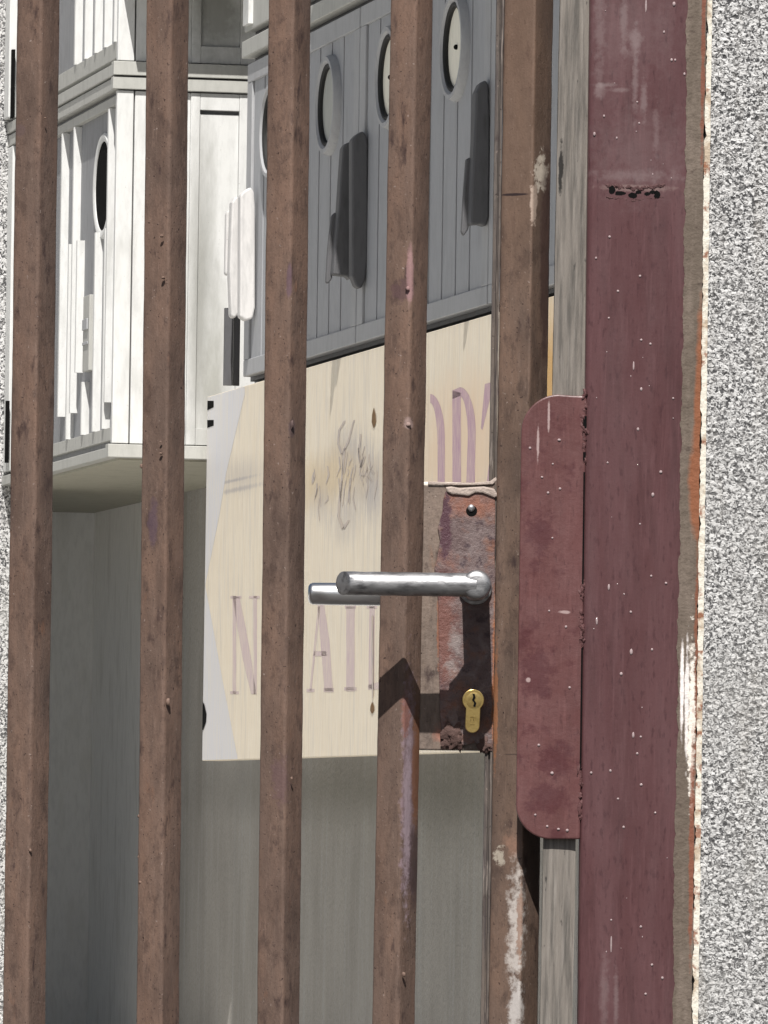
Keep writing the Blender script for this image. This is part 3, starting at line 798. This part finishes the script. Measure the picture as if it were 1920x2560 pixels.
# lever handles
def lever(cyy, Yaxis, xe, xn, rg_, rn, Ywall, oblique, name, neck_front):
    mbd = MB(); n = 40; rr = []
    c0 = G(xe, cyy, Yaxis)
    xN = G(xn, cyy, Yaxis).x; z = c0.z
    def ringx(x, r, ob=0):
        return [Vector((x - ob * PX * math.sin(2 * math.pi * i / n), Yaxis + math.sin(2 * math.pi * i / n) * r * PX, z + math.cos(2 * math.pi * i / n) * r * PX)) for i in range(n)]
    # sin>0 is the far side: the cut runs out further there
    rr.append([Vector((p.x + 1.2 * PX, p.y, p.z)) for p in ringx(c0.x, rg_ * .55, -oblique * .55)][:]) if False else None
    rr = [ringx(c0.x - 1.0 * PX, rg_ * .62, oblique * .62), ringx(c0.x, rg_ * .86, oblique * .86), ringx(c0.x + 2.5 * PX, rg_, oblique)]
    for k in range(1, 14):
        t = k / 13
        rr.append(ringx(c0.x + (xN - c0.x) * t + 3 * PX * (1 - t), rg_ * (1 + .02 * math.sin(k * 2.3)), oblique * max(0, 1 - t * 3)))
    mbd.rings(rr)
    # neck with rounded front, its axis across the gate
    prof = [(.0, neck_front - 2), (.55, neck_front - 1.6), (.84, neck_front + 1), (.96, neck_front + 7), (1.0, neck_front + 18), (1.0, neck_front + 62), (.93, neck_front + 70), (.93, Ywall - 14), (1.12, Ywall - 12), (1.15, Ywall)]
    sgn = 1 if Ywall > Yaxis / PX else -1
    m_ = 36; rows = []
    for (q, y) in prof:
        y_ = y
        rows.append([Vector((xN + math.cos(2 * math.pi * i / m_) * rn * PX * max(q, .02), y_ * PX, z + math.sin(2 * math.pi * i / m_) * rn * PX * max(q, .02))) for i in range(m_)])
    mbd.rings(rows)
    # inner bend between grip and neck
    Ya = Yaxis
    for q in range(1):
        fl = [(xN - (rn - 6) * PX, Ya - 4 * PX), (xN - (rn + 42) * PX, Ya + 4 * PX), (xN - (rn + 36) * PX, Ya + 30 * PX), (xN - (rn + 18) * PX, Ya + 44 * PX), (xN - (rn - 2) * PX, Ya + 66 * PX), (xN - (rn - 12) * PX, Ya + 90 * PX)]
        mbd.prism([(x, y, z - 24 * PX) for x, y in fl], (0, 0, 48 * PX))
    return mbd.build(name, M_STEEL, gate, smooth=True, angle=40)
lever(1458, -163 * PX, 856, 1191, 29.5, 37, 60, 19, 'lever_handle', -188)
# the lever on the far side of the leaf
def rear_lever():
    mbd = MB(); n = 32
    Yb = (66 + 110 + 150) * PX
    c = G(770, 1484, Yb); xN = G(1150, 1484, Yb).x
    def rx(x, r): return [Vector((x, Yb + math.sin(2 * math.pi * i / n) * r * PX, c.z + math.cos(2 * math.pi * i / n) * r * PX)) for i in range(n)]
    rows = [rx(c.x, 12), rx(c.x + 1.5 * PX, 20), rx(c.x + 5 * PX, 25), rx(c.x + 12 * PX, 28)] + [rx(c.x + 12 * PX + (xN - c.x) * k / 8, 28.5) for k in range(1, 9)]
    mbd.rings(rows)
    m_ = 28
    mbd.rings([[Vector((xN + math.cos(2 * math.pi * i / m_) * 38 * PX, y * PX, c.z + math.sin(2 * math.pi * i / m_) * 38 * PX)) for i in range(m_)] for y in (174, 358)])
    m2 = Mat('polished_steel', .33, .5, metal=1).base((.72, .72, .72)); m2.bump(m2.noise(200, stretch=(.4, 1, 1)), .0002)
    tag(mbd.build('lever_handle', m2.done(), gate, smooth=True, angle=40), 'cleaner lever on the far side, seen past the bars')
rear_lever()

# ------------------------------------------------------------ fixed frame post with latch plate
post = thing('gate_post', (G(1590, 1280).x, 0, 0), 'maroon glossy gate post with a rounded latch plate, standing against the roughcast wall', 'post')
Yp = -27.0 / 1000 / PX
pp = [(0, 20), (2, 8), (7, 2), (16, 0), (80, -1.2), (160, -1.2), (245, 0), (252, 2), (252, 150), (0, 150)]
loft('post_tube', M_POST, line(1471, 1441), pp, post, y0=YF, seed=15, jit=.12, n=500, zA=0, zB=2.2)
# primer strip with a ragged paint edge
def ragged(name, mat, xfl, xfr, y0, thick, parent, ampL=4, ampR=1, seed=0, zA=0.0, zB=2.2, n=900, fl=60):
    mbd = MB(); rr = []
    for k in range(n + 1):
        z = zA + (zB - zA) * k / n
        def nz(s_): return noise.noise(Vector((s_, seed, z * fl))) * 1.2 + noise.noise(Vector((s_, seed, z * fl * 4))) * .7 + noise.noise(Vector((s_, seed + 5, z * 9))) * .9
        xl_ = xfl(z) + nz(1) * ampL * PX; xr_ = xfr(z) + nz(9) * ampR * PX
        rr.append([Vector((xl_, y0, z)), Vector((xr_, y0, z)), Vector((xr_, y0 + thick, z)), Vector((xl_, y0 + thick, z))])
    mbd.rings(rr)
    return mbd.build(name, mat, parent)
ragged('primer_strip', M_EDGE, line(1716, 1677), line(1762, 1726), YF - .0006, .03, post, ampL=5.0, ampR=3, seed=2)
# grey strip fixed behind the latch plate
loft('side_strip', M_STRIP, line(1399, 1349), [(0, 0), (20, -2), (66, 0), (80, 2), (80, 60), (0, 60)], post, y0=-.0195, seed=16, jit=.2, n=300, zA=0, zB=2.2)
# latch plate
YL0 = -.0265
lp = []
def arc(cx, cy, rx, ry, a0, a1, n=14):
    return [(cx + rx * math.cos(R(a0 + (a1 - a0) * i / n)), cy - ry * math.sin(R(a0 + (a1 - a0) * i / n))) for i in range(n + 1)]
lp += arc(1398, 1082, 95, 96, 180, 92, 14)
lp += [(1430, 989), (1466, 990)]
lp += [(1450, 2098)]
lp += arc(1378, 2012, 88, 86, -90, -178, 14)
lt = polypx('latch_plate', lp, YL0, .0062, M_LATCH, post, bev=.0012)
# weld beads along the joint
M_SCAR2 = plain('weld_paint', (.10, .045, .045), .6, .25, sc1=60).done()
rs = random.Random(12)
for (y0_, y1_, st_) in ((985, 1160, 9), (1460, 1500, 8), (1530, 1615, 9), (1925, 1965, 8), (1990, 2050, 9)):
    y = y0_; wd = MB()
    while y < y1_:
        x = 1464 - (y - 985) * 14 / 1100 + rs.uniform(-5, 2)
        wd.blob(G(x, y, YL0 + .0006), rs.uniform(4.5, 9) * PX, (.8, .5, rs.uniform(1.0, 2.4)), seed=y, rough=1.2, n=10)
        y += st_ * rs.uniform(.8, 2.2)
    wd.build('weld_bead', M_SCAR2, post, smooth=True, angle=80)
gp = MB()
for (ya, yb, w_) in ((1180, 1460, 4.0), (1620, 1925, 4.0), (1040, 1075, 9), (1130, 1150, 7)):
    xa = 1463 - (ya - 985) * 14 / 1100; xb = 1463 - (yb - 985) * 14 / 1100
    MB().prism([G(xa - w_ / 2, ya, YF - .0001), G(xa + w_ / 2, ya, YF - .0001), G(xb + w_ / 2, yb, YF - .0001), G(xb - w_ / 2, yb, YF - .0001)], (0, .004, 0)).build('joint_gap', M_BLACK, post)
# weld scar on the post
scar = MB(); pit = MB()
rs = random.Random(5)
for i in range(44):
    x = 1520 + i * 3.2 + rs.uniform(-2, 2)
    y = 474 + 10 * math.sin((i / 44) * math.pi) + rs.uniform(-3, 3)
    scar.blob(G(x, y - 12, YF), rs.uniform(2.5, 6) * PX, (1.3, .45, .8), seed=i, rough=.8, n=8)
    if i % 2 == 0: scar.blob(G(x, y + 17, YF), rs.uniform(2.5, 4.5) * PX, (1.6, .4, .6), seed=i + 70, rough=.8, n=8)
for (x, y, a, b) in ((1530, 474, 8, 9), (1550, 482, 13, 5), (1582, 488, 12, 6), (1596, 480, 7, 4), (1618, 484, 7, 4), (1643, 486, 8, 9), (1632, 480, 8, 4)):
    lp = [(x + a * math.cos(t * math.pi / 7) * (1 + rs.uniform(-.2, .2)), y + b * math.sin(t * math.pi / 7) * (1 + rs.uniform(-.25, .25))) for t in range(14)]
    pit.prism([G(p, q, YF - .0008) for p, q in lp], (0, .002, 0))
M_SCAR = plain('scar_paint', (.085, .045, .045), .75, .15, sc1=60).done()
sc_ = scar.build('weld_scar', M_SCAR, post, smooth=True, angle=80)
pit.build('pit', M_BLACK, sc_)
# raindrops on the gloss paint
drops = [(1545, 728, 5, 1), (1522, 795, 4, 1), (1603, 850, 5, 1), (1626, 860, 5, 1), (1584, 915, 3.5, 5), (1603, 973, 5, 1.5), (1683, 996, 4, 1), (1595, 1073, 5, 1.3),
         (1652, 1180, 6, 1), (1632, 1237, 6, 1.4), (1519, 1157, 4, 1), (1600, 1310, 4, 1), (1522, 1468, 4.5, 2.6), (1492, 1552, 4.5, 3.2), (1577, 1530, 5, 1), (1578, 1630, 6, 1.9),
         (1630, 1624, 4.5, 1.2), (1553, 1685, 6, 1.2), (1583, 1838, 5, 2.4), (1602, 1842, 4.5, 1), (1593, 1884, 5, 1), (1478, 1932, 5, 1), (1526, 1927, 5, 1.2), (1603, 1962, 6, .9),
         (1545, 1997, 4.5, 1), (1638, 2032, 4.5, 1), (1559, 2068, 5, 1.1), (1528, 2360, 3.5, 9), (1528, 2300, 4, 1), (1602, 2317, 5, 1), (1630, 2412, 5, 1), (1656, 2445, 5, 1.2), (1614, 2485, 5, 1),
         (1615, 15, 4, 6), (1685, 10, 6, 1.5), (1679, 150, 5, 1.3), (1688, 150, 4, 1.3), (1660, 80, 4, 1.3), (1598, 308, 4, 1), (1593, 255, 4, 1), (1510, 290, 4, 1.3), (1542, 345, 3.5, 1.5),
         (1486, 335, 5, 1.6), (1711, 185, 4, 1.5), (1524, 592, 5, 1), (1600, 690, 5, 1), (1490, 645, 4, 1.2), (1560, 1485, 3.5, 1), (1665, 1458, 5, 1), (1628, 1440, 4.5, 1),
         (1398, 1100, 7, .7), (1325, 1120, 5, 1), (1382, 1160, 4, 1), (1355, 1193, 5, .8), (1400, 1222, 5, 1), (1370, 1232, 5, 1), (1381, 1345, 4, 1), (1373, 1527, 4, 1), (1415, 1567, 5, 1),
         (1424, 1719, 5, 1), (1347, 1863, 5.5, 1), (1380, 1933, 6.5, 1), (1368, 2066, 5, 1), (1396, 2073, 6, .8), (1418, 2076, 6, 1), (1338, 2037, 4.5, 1)]
rs = random.Random(21)
while len(drops) < 90:
    y = rs.uniform(20, 2540); x = rs.uniform(1500, 1700) - y * .014
    drops.append((x, y, rs.uniform(1.5, 2.6), rs.choice([1, 1, 1.3, 1.8])))
for i, (x, y, r_, e) in enumerate(drops):
    yb = YL0 if x < 1455 else YF - .0003
    d_ = MB().blob(G(x, y, yb), r_ * .68 * PX, (1, .75, e), seed=i, rough=.15, n=10)
    d_.build('raindrop', M_DROP, post, smooth=True, angle=80)

# ------------------------------------------------------------ roughcast wall on the right
YW = -.020
wall = MB()
xfm = line(1768, 1736, YW)
NX, NZ = 150, 1400
zA, zB = .55, 1.66
x0b = G(1740, 1280, YW).x
vs = []; fs = []
for k in range(NZ + 1):
    z = zA + (zB - zA) * k / NZ
    for i in range(NX + 1):
        x = xfm(z) + i * 2.5 * PX
        q = Vector((x * 300, 3.3, z * 300))
        hgt = noise.noise(q) * .9 + noise.noise(q * 2.1 + Vector((3, 3, 3))) * .5
        vs.append((x, YW - .0010 * hgt - .0006, z))
for k in range(NZ):
    for i in range(NX):
        a = k * (NX + 1) + i
        fs.append((a, a + 1, a + NX + 2, a + NX + 1))
wall.add(vs, fs)
wall.box(x0b, 3.5, YW + .0035, YW + .25, 0, 2.6)
rwall = wall.build('roughcast_wall', M_ROUGH, smooth=True, angle=180)
tag(rwall, 'white and grey roughcast wall to the right of the maroon post', 'wall')
ragged('mortar_edge', M_MORTAR, line(1763, 1727), line(1777, 1742), YF + .0015, .02, post, ampL=5.5, ampR=1.2, seed=4)
